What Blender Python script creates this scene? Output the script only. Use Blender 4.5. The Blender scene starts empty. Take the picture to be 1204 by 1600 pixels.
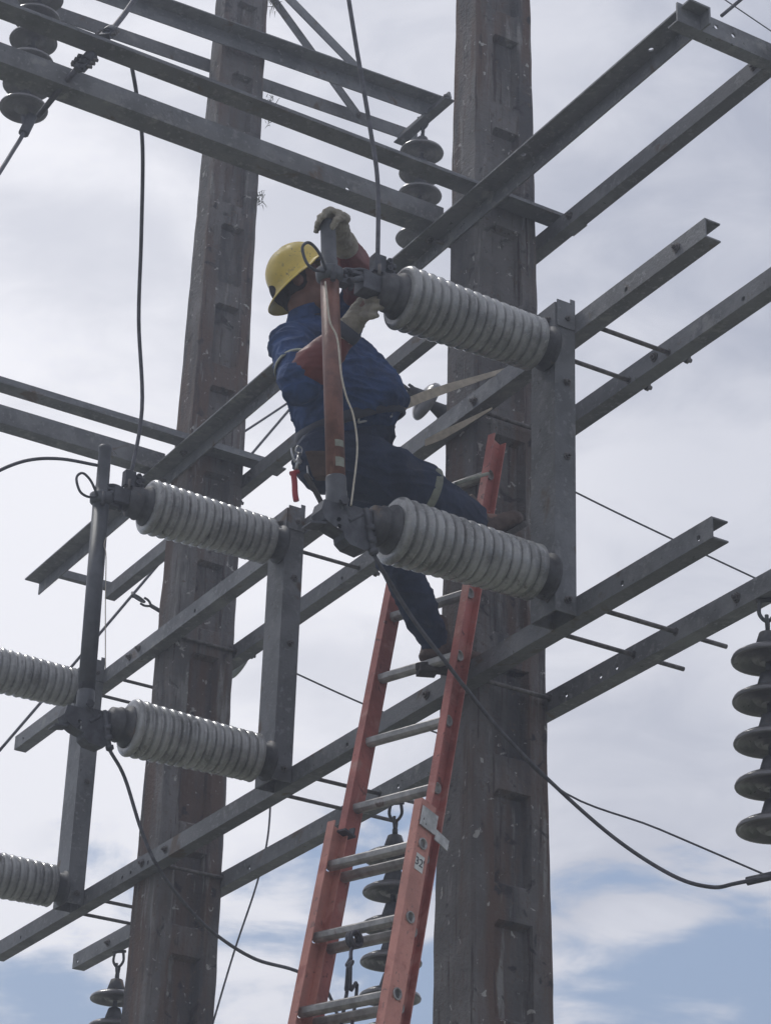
import bpy, bmesh, math, random
from mathutils import Vector, Matrix, noise
random.seed(7)
S = bpy.context.scene
COL = S.collection
R = math.radians
# ------------------------------------------------------------------ camera
F_PX, W_PX, H_PX = 3740.3, 1204, 1600
TH, RO, AZ = R(26.97), R(1.97), R(-30.37)
CAM = Vector((0, 0, 1.6))
FW = Vector((math.cos(TH)*math.cos(AZ), math.cos(TH)*math.sin(AZ), math.sin(TH)))
_r0 = Vector((math.sin(AZ), -math.cos(AZ), 0)); _u0 = _r0.cross(FW)
RT = math.cos(RO)*_r0 + math.sin(RO)*_u0
UP = -math.sin(RO)*_r0 + math.cos(RO)*_u0
cam_d = bpy.data.cameras.new('camera'); cam = bpy.data.objects.new('camera', cam_d); COL.objects.link(cam)
cam.matrix_world = Matrix(((RT.x, UP.x, -FW.x, CAM.x), (RT.y, UP.y, -FW.y, CAM.y), (RT.z, UP.z, -FW.z, CAM.z), (0, 0, 0, 1)))
cam_d.sensor_fit = 'VERTICAL'; cam_d.sensor_height = 36; cam_d.sensor_width = 27
cam_d.lens = F_PX/H_PX*36; cam_d.clip_start = .1; cam_d.clip_end = 20000
S.camera = cam
# ------------------------------------------------------------------ light
SUN_EL, SUN_AZ = R(58), R(12)          # azimuth measured from +x towards +y
EXPOSURE = 0.0
S.view_settings.view_transform = 'Standard'; S.view_settings.look = 'None'
S.view_settings.gamma = 1; S.view_settings.use_curve_mapping = False
S.view_settings.exposure = EXPOSURE
w = bpy.data.worlds.new('World'); S.world = w; w.use_nodes = True
nt = w.node_tree; nt.nodes.clear()
def N(t, **k):
    n = nt.nodes.new(t)
    for a, b in k.items():
        if a == 'ins':
            for i, v in b.items(): n.inputs[i].default_value = v
        else: setattr(n, a, b)
    return n
def LK(a, b): nt.links.new(a, b)
sky = N('ShaderNodeTexSky', sky_type='NISHITA', sun_disc=False, sun_elevation=SUN_EL, sun_rotation=math.pi/2-SUN_AZ)
sky.air_density = 1.3; sky.dust_density = 2.0
tc = N('ShaderNodeTexCoord')
mp = N('ShaderNodeMapping'); mp.inputs['Scale'].default_value = (1, 1, 2.2); mp.inputs['Location'].default_value = (8.8, 4.1, .9)
LK(tc.outputs['Generated'], mp.inputs['Vector'])
n1 = N('ShaderNodeTexNoise', ins={'Scale': 4.6, 'Detail': 7, 'Roughness': .55, 'Distortion': .3}); LK(mp.outputs[0], n1.inputs['Vector'])
n2 = N('ShaderNodeTexNoise', ins={'Scale': 2.3, 'Detail': 6, 'Roughness': .5, 'Distortion': .15}); LK(mp.outputs[0], n2.inputs['Vector'])
n3 = N('ShaderNodeTexNoise', ins={'Scale': 13.0, 'Detail': 7, 'Roughness': .55, 'Distortion': .5}); LK(mp.outputs[0], n3.inputs['Vector'])
sep = N('ShaderNodeSeparateXYZ'); LK(tc.outputs['Generated'], sep.inputs[0])
def MATH(op, a, b=None, c=None, clamp=False):
    m = N('ShaderNodeMath', operation=op); m.use_clamp = clamp
    for i, v in enumerate((a, b, c)):
        if v is None: continue
        if isinstance(v, (int, float)): m.inputs[i].default_value = v
        else: LK(v, m.inputs[i])
    return m.outputs[0]
# cover: thick cloud overhead, breaking into blue gaps low down
elev = N('ShaderNodeMapRange', ins={'From Min': .25, 'From Max': .40, 'To Min': -.025, 'To Max': .40}); LK(sep.outputs['Z'], elev.inputs['Value'])
cov = MATH('ADD', MATH('ADD', n1.outputs['Fac'], MATH('MULTIPLY', MATH('SUBTRACT', n3.outputs['Fac'], .5), .55)), elev.outputs[0])
mask = N('ShaderNodeMapRange', interpolation_type='SMOOTHSTEP', ins={'From Min': .46, 'From Max': .585}); LK(cov, mask.inputs['Value'])
# cloud tone: pale grey, lighter and darker masses
tone = N('ShaderNodeMapRange', interpolation_type='SMOOTHSTEP', ins={'From Min': .34, 'From Max': .66}); 
LK(MATH('ADD', n2.outputs['Fac'], MATH('MULTIPLY', MATH('SUBTRACT', n3.outputs['Fac'], .5), .48)), tone.inputs['Value'])
# glow of the veiled sun: cloud brightens towards a bearing left of the structure
gl = N('ShaderNodeVectorMath', operation='DOT_PRODUCT'); LK(tc.outputs['Generated'], gl.inputs[0])
gd = Vector((math.cos(R(27))*math.cos(R(-20)), math.cos(R(27))*math.sin(R(-20)), math.sin(R(27)))); gl.inputs[1].default_value = gd
glow = N('ShaderNodeMapRange', interpolation_type='SMOOTHSTEP', ins={'From Min': .955, 'From Max': 1.0}); LK(gl.outputs['Value'], glow.inputs['Value'])
cr = N('ShaderNodeMix', data_type='RGBA'); low = N('ShaderNodeMapRange', interpolation_type='SMOOTHSTEP', ins={'From Min': .50, 'From Max': .26, 'To Min': 0, 'To Max': .30}); LK(sep.outputs['Z'], low.inputs['Value'])
LK(MATH('ADD', MATH('ADD', MATH('MULTIPLY', tone.outputs[0], .52), low.outputs[0]), MATH('MULTIPLY', glow.outputs[0], .55), clamp=True), cr.inputs[0])
cr.inputs[6].default_value = (4.6, 4.9, 5.9, 1); cr.inputs[7].default_value = (10.2, 10.2, 10.7, 1)
mx = N('ShaderNodeMix', data_type='RGBA'); LK(mask.outputs[0], mx.inputs[0])
bl = N('ShaderNodeMix', data_type='RGBA', ins={0: .55}); LK(sky.outputs[0], bl.inputs[6]); bl.inputs[7].default_value = (3.0, 4.2, 6.6, 1)
LK(bl.outputs[2], mx.inputs[6]); LK(cr.outputs[2], mx.inputs[7])
bg = N('ShaderNodeBackground'); bg.inputs['Strength'].default_value = .1; LK(mx.outputs[2], bg.inputs['Color'])
wo = N('ShaderNodeOutputWorld'); LK(bg.outputs[0], wo.inputs[0])
sd = bpy.data.lights.new('sun', 'SUN'); sd.energy = 1.5; sd.angle = R(12); sd.color = (1, .97, .92)
sun = bpy.data.objects.new('sun', sd); COL.objects.link(sun)
sdir = Vector((math.cos(SUN_EL)*math.cos(SUN_AZ), math.cos(SUN_EL)*math.sin(SUN_AZ), math.sin(SUN_EL)))
sun.rotation_euler = sdir.to_track_quat('Z', 'Y').to_euler(); sun.location = (0, 0, 30)

# ------------------------------------------------------------------ helpers
def at(px, py, ax, v):
    """point of the sight line through a photo pixel on the vertical plane x=v (ax 0), y=v (1) or level z=v (2)"""
    d = FW + (px-W_PX/2)/F_PX*RT - (py-H_PX/2)/F_PX*UP
    return CAM + d*((v-CAM[ax])/d[ax])
def atp(px, py, o, n):
    d = FW + (px-W_PX/2)/F_PX*RT - (py-H_PX/2)/F_PX*UP
    return CAM + d*((o-CAM).dot(n)/d.dot(n))
def V(*a): return Vector(a)
class MB:
    def __init__(s): s.v = []; s.f = []; s.sm = []
    def add(s, vs, fs, smooth=False):
        b = len(s.v); s.v += [Vector(q) for q in vs]
        for f in fs: s.f.append([b+i for i in f]); s.sm.append(smooth)
    def box(s, lo, hi):
        x0, y0, z0 = lo; x1, y1, z1 = hi
        s.add([(x0,y0,z0),(x1,y0,z0),(x1,y1,z0),(x0,y1,z0),(x0,y0,z1),(x1,y0,z1),(x1,y1,z1),(x0,y1,z1)],
              [(0,3,2,1),(4,5,6,7),(0,1,5,4),(1,2,6,5),(2,3,7,6),(3,0,4,7)])
    def obox(s, c, a, b, d):   # centre and three half vectors
        c = Vector(c); a, b, d = Vector(a), Vector(b), Vector(d)
        P = [c+sa*a+sb*b+sd*d for sd in (-1,1) for sa, sb in ((-1,-1),(1,-1),(1,1),(-1,1))]
        s.add(P, [(0,3,2,1),(4,5,6,7),(0,1,5,4),(1,2,6,5),(2,3,7,6),(3,0,4,7)])
    def ring(s, rings, cap=True, smooth=True, closed=False):
        n = len(rings[0]); vs = [p for r in rings for p in r]; fs = []
        m = len(rings)
        for i in range(m-1+(1 if closed else 0)):
            for j in range(n):
                a = i*n+j; b = i*n+(j+1) % n; c = ((i+1) % m)*n+(j+1) % n; d = ((i+1) % m)*n+j
                fs.append((a, b, c, d))
        s.add(vs, fs, smooth)
        if cap and not closed:
            s.add(rings[0], [tuple(range(n))[::-1]]); s.add(rings[-1], [tuple(range(n))])
    def tube(s, pts, r, n=8, cap=True, smooth=True):
        pts = [Vector(p) for p in pts]; rr = r if isinstance(r, (list, tuple)) else [r]*len(pts)
        t0 = (pts[1]-pts[0]).normalized(); u = t0.orthogonal().normalized(); rings = []
        for i, p in enumerate(pts):
            t = (pts[min(i+1, len(pts)-1)]-pts[max(i-1, 0)])
            t = t.normalized() if t.length > 1e-9 else t0
            u = (u-t*u.dot(t)); u = u.normalized() if u.length > 1e-6 else t.orthogonal().normalized()
            v = t.cross(u)
            rings.append([p+rr[i]*(math.cos(2*math.pi*k/n)*u+math.sin(2*math.pi*k/n)*v) for k in range(n)])
        s.ring(rings, cap, smooth)
    def lathe(s, o, ax, prof, n=24, smooth=True):   # prof: (along, radius)
        o = Vector(o); ax = Vector(ax).normalized(); u = ax.orthogonal().normalized(); v = ax.cross(u)
        s.ring([[o+ax*h+max(r, 1e-4)*(math.cos(2*math.pi*k/n)*u+math.sin(2*math.pi*k/n)*v) for k in range(n)] for h, r in prof], True, smooth)
    def plate(s, o, eu, ev, en, L, Hh, T, holes=()):
        """flat bar with real holes: o corner, eu along, ev across, en thickness direction; holes (u, v, ru, rv)"""
        o, eu, ev, en = Vector(o), Vector(eu), Vector(ev), Vector(en)
        q = lambda u, v, k: o+eu*u+ev*v+en*(T*k)
        def cell(u0, u1, v0=0, v1=Hh):
            s.add([q(u0,v0,0),q(u1,v0,0),q(u1,v1,0),q(u0,v1,0)], [(0,1,2,3)]); s.add([q(u0,v0,1),q(u1,v0,1),q(u1,v1,1),q(u0,v1,1)], [(3,2,1,0)])
        u = 0.0
        for (hu, hv, ru, rv) in sorted(holes):
            m = max(ru, rv)*1.25
            if hu-m <= u or hu+m >= L: continue
            cell(u, hu-m)
            v0, v1 = max(hv-m, .001), min(hv+m, Hh-.001)
            cell(hu-m, hu+m, 0, v0); cell(hu-m, hu+m, v1, Hh)
            out = []; inn = []; NN = 16
            for k in range(NN):
                a = 2*math.pi*(k+.5)/NN; ca, sa = math.cos(a), math.sin(a)
                inn.append((hu+ru*ca, hv+rv*sa)); mxx = max(abs(ca), abs(sa))
                ou, ov = hu+m*ca/mxx, hv+m*sa/mxx
                out.append((ou, min(max(ov, v0), v1)))
            for k in range(NN):
                j = (k+1) % NN
                for kk in (0, 1):
                    s.add([q(*out[k],kk), q(*out[j],kk), q(*inn[j],kk), q(*inn[k],kk)], [(0,1,2,3) if kk == 0 else (3,2,1,0)])
                s.add([q(*inn[k],0), q(*inn[j],0), q(*inn[j],1), q(*inn[k],1)], [(0,1,2,3)])
            u = hu+m
        cell(u, L)
        for a, b in (((0,0),(L,0)), ((0,Hh),(L,Hh)), ((0,0),(0,Hh)), ((L,0),(L,Hh))):
            s.add([q(*a,0), q(*b,0), q(*b,1), q(*a,1)], [(0,1,2,3)])
    def build(s, name, mat, parent=None, bevel=0, recalc=True):
        me = bpy.data.meshes.new(name); me.from_pydata([tuple(p) for p in s.v], [], s.f)
        me.polygons.foreach_set('use_smooth', s.sm)
        o = bpy.data.objects.new(name, me); COL.objects.link(o)
        if recalc:
            bm = bmesh.new(); bm.from_mesh(me); bmesh.ops.remove_doubles(bm, verts=bm.verts, dist=1e-6)
            bmesh.ops.recalc_face_normals(bm, faces=bm.faces); bm.to_mesh(me); bm.free()
        if bevel:
            m = o.modifiers.new('bevel', 'BEVEL'); m.width = bevel; m.segments = 2; m.limit_method = 'ANGLE'
        me.materials.append(mat)
        if parent is not None: attach(o, parent)
        return o
def attach(o, parent):
    o.parent = parent
    base = parent.matrix_world if parent.parent is None else parent.parent.matrix_local @ parent.matrix_local
    o.matrix_parent_inverse = Matrix.Identity(4)
    # meshes are made in world coordinates: shift them into the parent's frame
    off = world_of(parent)
    o.data.transform(Matrix.Translation(-off)) if o.type == 'MESH' else None
def world_of(o):
    v = Vector(o.location); p = o.parent
    while p is not None: v += p.location; p = p.parent
    return v
def thing(name, label, cat, loc, group=None):
    o = bpy.data.objects.new(name, None); COL.objects.link(o); o.location = loc; o.empty_display_size = .1
    return tag(o, label, cat, group)
def tag(o, label, cat, group=None, kind=None):
    if label: o['label'] = label
    if cat: o['category'] = cat
    if group: o['group'] = group
    if kind: o['kind'] = kind
    return o
def smooth_pts(pts, k=6):
    P = [Vector(p) for p in pts]
    if len(P) < 3: return P
    P = [2*P[0]-P[1]]+P+[2*P[-1]-P[-2]]; out = []
    for i in range(1, len(P)-2):
        a, b, c, d = P[i-1:i+3]
        for j in range(k):
            t = j/k
            out.append(.5*((2*b)+(-a+c)*t+(2*a-5*b+4*c-d)*t*t+(-a+3*b-3*c+d)*t**3))
    out.append(P[-2]); return out

# ------------------------------------------------------------------ materials
def mat(name, base, rough=.6, metal=0., var=.12, scale=8., bump=.15, bscale=60., streak=None, spots=None, coat=0., spec=.5, objvar=0.):
    m = bpy.data.materials.new(name); m.use_nodes = True; t = m.node_tree; b = t.nodes['Principled BSDF']
    def n(tp, **k):
        q = t.nodes.new(tp)
        for a, c in k.items():
            if a == 'ins':
                for i, v in c.items(): q.inputs[i].default_value = v
            else: setattr(q, a, c)
        return q
    l = t.links.new
    g = n('ShaderNodeNewGeometry')
    def tex(sc, det=5, vec=None, ro=.6, dist=0):
        q = n('ShaderNodeTexNoise', ins={'Scale': sc, 'Detail': det, 'Roughness': ro, 'Distortion': dist}); l(vec or g.outputs['Position'], q.inputs['Vector']); return q.outputs['Fac']
    def rng(src, a, c, lo=0., hi=1.):
        q = n('ShaderNodeMapRange', interpolation_type='SMOOTHSTEP', ins={'From Min': a, 'From Max': c, 'To Min': lo, 'To Max': hi}); l(src, q.inputs['Value']); return q.outputs[0]
    def mix(f, A, B):
        q = n('ShaderNodeMix', data_type='RGBA'); l(f, q.inputs[0])
        for i, v in ((6, A), (7, B)):
            if isinstance(v, tuple): q.inputs[i].default_value = v+(1,) if len(v) == 3 else v
            else: l(v, q.inputs[i])
        return q.outputs[2]
    lo = tuple(c*(1-var*1.6) for c in base); hi = tuple(min(1, c*(1+var*1.6)) for c in base)
    col = mix(rng(tex(scale), .3, .7), lo, hi)
    for (c2, sc, a, c, vs) in (streak or []):
        mpn = n('ShaderNodeMapping'); mpn.inputs['Scale'].default_value = vs; l(g.outputs['Position'], mpn.inputs['Vector'])
        col = mix(rng(tex(sc, 6, mpn.outputs[0], .65), a, c), col, c2)
    for (c2, sc, a, c) in (spots or []):
        col = mix(rng(tex(sc, 4, None, .55, .6), a, c), col, c2)
    if objvar:
        oi = n('ShaderNodeObjectInfo'); hv = n('ShaderNodeHueSaturation'); mr = n('ShaderNodeMapRange', ins={'To Min': 1-objvar, 'To Max': 1+objvar}); l(oi.outputs['Random'], mr.inputs['Value']); l(mr.outputs[0], hv.inputs['Value']); l(col, hv.inputs['Color']); col = hv.outputs[0]
    l(col, b.inputs['Base Color'])
    rr = n('ShaderNodeMapRange', ins={'To Min': max(.03, rough-.1), 'To Max': min(1, rough+.12)}); l(tex(scale*2.5), rr.inputs['Value']); l(rr.outputs[0], b.inputs['Roughness'])
    b.inputs['Metallic'].default_value = metal; b.inputs['Coat Weight'].default_value = coat; b.inputs['Coat Roughness'].default_value = .12
    b.inputs['Specular IOR Level'].default_value = spec
    if bump:
        bp = n('ShaderNodeBump', ins={'Strength': bump, 'Distance': .01}); l(tex(bscale, 6), bp.inputs['Height']); l(bp.outputs[0], b.inputs['Normal'])
    return m
M = {}
M['concrete'] = mat('weathered_concrete', (.150, .142, .140), .92, 0, .16, 3.5, .9, 55,
    streak=[((.125,.084,.068), 2.0, .44, .62, (2.6,2.6,.35)), ((.078,.077,.082), 2.6, .50, .68, (2.4,2.4,.5)), ((.24,.235,.225), 4.2, .57, .68, (3.6,3.6,.45)), ((.07,.058,.055), 8.0, .58, .66, (4.5,4.5,.25))],
    spots=[((.40,.39,.37), 24, .65, .69), ((.045,.042,.044), 12, .60, .70), ((.13,.10,.085), 45, .58, .72)])
M['steel'] = mat('galvanised_steel', (.168, .172, .180), .60, .2, .20, 6, .28, 80, objvar=.18,
    streak=[((.12,.12,.125), 3, .48, .68, (1,1,1)), ((.25,.25,.248), 9, .56, .70, (1,1,1)), ((.215,.22,.225), 38, .56, .64, (1,1,1))], spots=[((.12,.085,.062), 6, .61, .72), ((.07,.07,.07), 30, .67, .73)])
M['steel_dark'] = mat('dull_steel', (.085, .088, .098), .6, .4, .2, 20, .2, 120)
M['bolt'] = mat('bolt_steel', (.14, .13, .125), .6, .5, .25, 40, .2, 150)
M['grout'] = mat('iron_fitting', (.085, .086, .09), .62, .3, .22, 18, .12, 90, spots=[((.17,.12,.09), 12, .62, .72)])
M['porcelain'] = mat('grey_porcelain', (.32, .322, .318), .26, 0, .12, 7, .05, 30, coat=.6, objvar=.10, streak=[((.17,.17,.165), 6, .46, .68, (1,1,1)), ((.12,.11,.10), 14, .60, .72, (1,1,.4))], spots=[((.38,.38,.37), 30, .62, .74)])
M['disc'] = mat('brown_grey_porcelain', (.13, .125, .13), .3, 0, .2, 9, .08, 40, coat=.5, streak=[((.2,.19,.18), 9, .55, .7, (1,1,1))])
M['disc_pale'] = mat('pale_glass_disc', (.24, .26, .24), .2, 0, .1, 9, .05, 40, coat=.6)
M['cable'] = mat('stranded_cable', (.10, .10, .115), .6, .3, .2, 30, .3, 200)
M['red'] = mat('red_fibreglass', (.42, .135, .112), .6, 0, .18, 5, .35, 90, spots=[((.50,.23,.19), 7, .52, .66), ((.20,.07,.06), 22, .62, .70), ((.45,.30,.27), 60, .66, .72)])
M['pink'] = mat('faded_lit_fibreglass', (.56, .25, .20), .65, 0, .10, 7, .2, 120, spots=[((.42,.15,.12), 8, .54, .68), ((.30,.16,.14), 40, .62, .70)])  # faded red, made paler still: light on the lower rails put into the colour
M['alu'] = mat('aluminium_rung', (.36, .35, .34), .5, .5, .2, 16, .2, 140, spots=[((.20,.16,.14), 14, .62, .74)])
M['white'] = mat('white_label', (.70, .70, .67), .6, 0, .06, 30, .05)
M['black'] = mat('black_print', (.03, .03, .035), .6, 0, .1, 30, .02)
M['tube'] = mat('red_brown_fuse_tube', (.185, .082, .058), .45, 0, .2, 14, .15, 90, streak=[((.30,.16,.12), 6, .56, .70, (4,4,.8))])
M['tube_grey'] = mat('grey_fuse_tube', (.085, .09, .10), .5, .1, .15, 12, .1, 90)
M['hat'] = mat('yellow_plastic', (.62, .46, .085), .42, 0, .08, 9, .06, 60, spots=[((.36,.27,.08), 22, .58, .70), ((.25,.20,.09), 60, .64, .70)])
M['skin'] = mat('brown_skin', (.20, .10, .07), .55, 0, .08, 20, .08, 200)
M['hair'] = mat('black_hair', (.025, .02, .02), .8, 0, .2, 60, .6, 200)
M['shirt'] = mat('blue_shirt', (.026, .060, .160), .88, 0, .20, 9, .8, 26, spots=[((.018,.038,.095), 6, .50, .68)])
M['trousers'] = mat('navy_trousers', (.024, .036, .072), .9, 0, .2, 8, .8, 24, spots=[((.045,.052,.075), 7, .56, .72)])
M['sleeve'] = mat('red_rubber_sleeve', (.16, .026, .018), .5, 0, .12, 12, .12, 40)
M['glove'] = mat('leather_glove', (.30, .27, .215), .8, 0, .14, 20, .5, 90, spots=[((.25,.22,.17), 14, .58, .7)])
M['cuff'] = mat('dark_glove_cuff', (.05, .055, .075), .7)
M['boot'] = mat('brown_leather_boot', (.085, .055, .042), .7, 0, .2, 18, .4, 70)
M['sole'] = mat('boot_sole', (.05, .045, .04), .8, 0, .2, 20, .3)
M['strap'] = mat('beige_webbing', (.48, .42, .34), .85, 0, .1, 30, .4, 250)
M['belt'] = mat('dark_webbing', (.06, .055, .05), .8, 0, .2, 30, .4, 200)
M['pale_strap'] = mat('grey_green_webbing', (.27, .28, .23), .85, 0, .1, 30, .4, 250)
M['plier'] = mat('red_plastic_grip', (.38, .03, .035), .4, 0, .05, 20, .03)
M['chrome'] = mat('bright_steel', (.5, .5, .5), .3, .8, .1, 30, .05)
M['plate'] = mat('scuffed_aluminium_plate', (.45, .45, .44), .5, .4, .15, 30, .2, 100)
M['string'] = mat('pale_string', (.55, .50, .42), .8, 0, .1, 60, .1)
M['leaf'] = mat('grey_green_leaf', (.10, .11, .07), .8, 0, .3, 30, .1)
M['ground'] = mat('gravel_and_grass', (.19, .18, .155), .95, 0, .3, .8, .5, 18, spots=[((.10,.15,.05), .35, .5, .62), ((.36,.34,.30), 6, .55, .7)])

# ------------------------------------------------------------------ ground
g = MB(); g.add([(-1500,-1500,0),(1500,-1500,0),(1500,1500,0),(-1500,1500,0)], [(0,1,2,3)])
tag(g.build('ground', M['ground']), None, None, kind='structure')

# ------------------------------------------------------------------ bluish volume added to lift the blacks, standing for lens veiling glare
hz = MB(); hz.box((-1550,-1550,-1), (1550,1550,16)); hzm = bpy.data.materials.new('veiling_glare_haze'); hzm.use_nodes = True
hzm.node_tree.nodes.clear(); pv = hzm.node_tree.nodes.new('ShaderNodeVolumePrincipled'); pv.inputs['Density'].default_value = .0085; pv.inputs['Color'].default_value = (.80,.86,1,1); pv.inputs['Anisotropy'].default_value = .3
ho = hzm.node_tree.nodes.new('ShaderNodeOutputMaterial'); hzm.node_tree.links.new(pv.outputs[0], ho.inputs['Volume'])
tag(hz.build('glare_haze', hzm), None, None, kind='stuff')

# ------------------------------------------------------------------ concrete poles
def pole(name, label, x, y, z1, lean=(0, 0)):
    t = thing(name, label, 'pole', (x, y, 0), 'concrete poles of the switching structure')
    m = MB(); zref = 5.94
    pitch, ph = .50, .37; zs = set()
    z = 0.
    while z < z1: zs.add(round(z, 3)); z += .06
    pk = []
    z = .35
    while z+ph < z1-.1:
        pk.append((z, z+ph)); zs |= {round(z, 4), round(z+.02, 4), round(z+ph-.02, 4), round(z+ph, 4)}; z += pitch
    zs.add(z1); zs = sorted(zs); rings = []
    for z in zs:
        a = (.235+.020*(zref-z))/2; b = (.325+.0145*(zref-z))/2
        dep = 0
        for p, q in pk:
            if p <= z <= q: dep = .034*min(1, (z-p)/.02, (q-z)/.02)
        u0 = b*.48; u1 = u0-.018; c = .012
        half = [(a, -b+c), (a, -u0), (a-dep, -u1), (a-dep, 0), (a-dep, u1), (a, u0), (a, b-c), (a-c, b), (0, b), (-a+c, b)]
        pts = half+[(-p[0], -p[1]) for p in half]
        ring = []
        for i, (px, py) in enumerate(pts):
            d = noise.noise_vector(Vector((px*6+i*3.1, py*6, z*7+x)))*.0045
            ring.append(V(x+px+d.x+lean[0]*(z-zref), y+py+d.y+lean[1]*(z-zref), z))
        rings.append(ring)
    m.ring(rings, True, False)
    m.build('shaft', M['concrete'], t)
    return t
XR, YR, XL = 7.107, -4.66, 9.75
pole('concrete_pole', 'nearer thick weathered concrete pole with recessed panels, right of the lineworker', XR, YR, 10.4, (0, .012))
pole('concrete_pole', 'farther slimmer concrete pole on the left with moss tufts on its edge', XL, YR, 12.6, (0, 0))

# ------------------------------------------------------------------ steel members
def bolt(mb_parent, p, n, r=.014):
    n = Vector(n); m = MB(); m.lathe(Vector(p), n, [(0, r*1.5), (.003, r*1.5), (.0031, r), (.012, r), (.0121, r*.5), (.022, r*.5)], 6, False)
    return m.build('bolt', M['bolt'], mb_parent)
def channelA(x0, x1, yweb, ztop, label, h=.078, fl=.068, fdir=-1, holes=(), bolts=()):
    """C section running along x, web at yweb facing the camera, flanges towards fdir"""
    t = thing('steel_channel', label, 'steel beam', ((x0+x1)/2, yweb, ztop), 'horizontal steel crossarms bolted to the two poles')
    m = MB(); T = .006; L = x1-x0
    m.plate((x0, yweb, ztop-h), (1,0,0), (0,0,1), (0,fdir,0), L, h, T, [(hx-x0, .026, .0105, .0105) for hx, hz in holes])
    f = MB(); 
    for zz in (ztop-T, ztop-h):
        m.box((x0, min(yweb+fdir*T, yweb+fdir*fl), zz), (x1, max(yweb+fdir*T, yweb+fdir*fl), zz+T))
    m.build('channel_section', M['steel'], t)
    for bx, bz in bolts: bolt(t, (bx, yweb+.001*-fdir, ztop-h+bz), (0, -fdir, 0))
    return t
def angleA(x0, x1, y, ztop, label, leg=.095, v=.075, topdir=1, holes=(), bolts=()):
    t = thing('steel_angle', label, 'steel beam', ((x0+x1)/2, y, ztop), 'horizontal steel crossarms bolted to the two poles')
    m = MB(); T = .008; L = x1-x0
    m.plate((x0, y+topdir*T if topdir > 0 else y, ztop-T), (1,0,0), (0,topdir,0), (0,0,1), L, leg-T, T, [(hx-x0, hz, .012, .009) for hx, hz in holes])
    m.box((x0, min(y, y+topdir*T), ztop-v), (x1, max(y, y+topdir*T), ztop))
    m.build('angle_section', M['steel'], t)
    for bx, bz in bolts: bolt(t, (bx, y+bz, ztop-T-.001), (0, 0, -1))
    return t
def angleB(y0, y1, x, zbot, label, v=.09, hz=.09, low=True, hdir=-1, tilt=0., holes=(), bolts=(), grp='steel angles running across the poles'):
    """L section along y. vertical leg at x, horizontal leg at the foot (low) or head, pointing hdir along x; tilt = rise per metre towards -y"""
    t = thing('steel_angle', label, 'steel beam', (x, (y0+y1)/2, zbot), grp)
    m = MB(); T = .008; L = abs(y1-y0)
    eu = V(0, -1, tilt).normalized(); o = V(x, max(y0, y1), zbot)
    en = V(hdir, 0, 0)
    up_ = V(0, tilt, 1).normalized()
    m.plate(o, eu, up_, -en*1, L, v, T, [(a, b, .010, .010) for a, b in holes] if not low or True else ())
    zo = 0 if low else v-T
    m.plate(o+up_*zo, eu, en, up_, L, hz, T)
    m.build('angle_section', M['steel'], t)
    for a, b in bolts: bolt(t, o+eu*a+up_*b+en*.001, en)
    return t
YN, YF = -4.43, -4.823
channelA(5.46, 11.42, YN, 5.163, 'low front steel channel crossing both poles, carrying the lower post insulators',
         holes=[(5.53,.055),(5.95,.05),(9.6,.05),(9.78,.045),(9.87,.045),(11.05,.045),(11.34,.045),(7.62,.05),(7.8,.045)], bolts=[(9.42,.04),(9.66,.04),(7.2,.04)])
channelA(5.3, 11.28, YF, 5.15, 'low rear steel channel with paired bolt holes, emerging right of the near pole',
         holes=[(6.52,.035),(6.62,.035),(6.84,.03),(9.35,.03),(11.22,.03),(8.05,.04)], bolts=[(5.82,.04),(10.85,.035)])
channelA(5.44, 11.42, YN, 6.318, 'middle front steel channel running behind the top insulators and the work belt straps',
         holes=[(11.3,.04),(5.9,.05),(8.0,.05),(9.3,.04)], bolts=[(10.0,.04),(9.9,.05),(5.6,.04),(7.55,.04),(6.9,.03)])
channelA(5.28, 9.9, YF, 6.322, 'middle rear steel channel leaving the near pole level with the top insulator',
         holes=[(5.72,.05),(7.9,.05),(8.6,.04)], bolts=[(7.8,.04),(6.25,.04),(5.5,.04)])
angleA(5.44, 11.45, -4.492, 7.264, 'broad dark upper steel angle crossing both poles up to the top right corner',
         holes=[(6.57,.05),(5.75,.03),(5.5,.05),(8.05,.04)], bolts=[(7.3,.045),(9.6,.045)])
channelA(5.3, 11.3, YF, 7.272, 'upper rear steel channel meeting the cross angle right of the near pole', h=.075, fl=.06, bolts=[(6.8,.04),(5.6,.04),(9.6,.04)])
# cross members
angleB(-2.1, -4.98, 6.985, 7.300, 'dark steel angle across the near pole front, rising to the top left corner', v=.09, hz=.09, low=True, hdir=-1)
angleB(-2.1, -4.47, 7.235, 7.295, 'pale-sided steel angle ending at the broad angle left of the near pole', v=.09, hz=.10, low=True, hdir=1, holes=[(1.9,.006)])
angleB(-3.2, -5.0, 9.63, 7.300, 'thin upper steel angle at mid left, its end poking out beyond the far pole', v=.085, hz=.085, low=True, hdir=-1)
angleB(-3.2, -4.47, 9.875, 7.272, 'pale flat-sided steel angle at mid left, just below the thin upper one', v=.10, hz=.08, low=True, hdir=1)
# high pair on the far pole
def sloped(px0, py0, px1, py1, x, **k): return at(px0, py0, 0, x), at(px1, py1, 0, x)
a, b = at(247, 0, 0, 9.55), at(690, 158, 0, 9.55); s_ = (b.z-a.z)/(a.y-b.y)
angleB(a.y+.6, b.y, 9.62, a.z-.6*s_-.10+.02, 'highest wide dark steel angle before the far pole', v=.10, hz=.09, low=False, hdir=-1, tilt=s_)
a, b = at(66, 3, 0, 9.87), at(652, 207, 0, 9.87); s_ = (b.z-a.z)/(a.y-b.y)
angleB(a.y+.3, b.y, 9.87, a.z-.3*s_-.085, 'narrow high steel angle passing behind the far pole', v=.085, hz=.07, low=False, hdir=1, tilt=s_)
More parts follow.
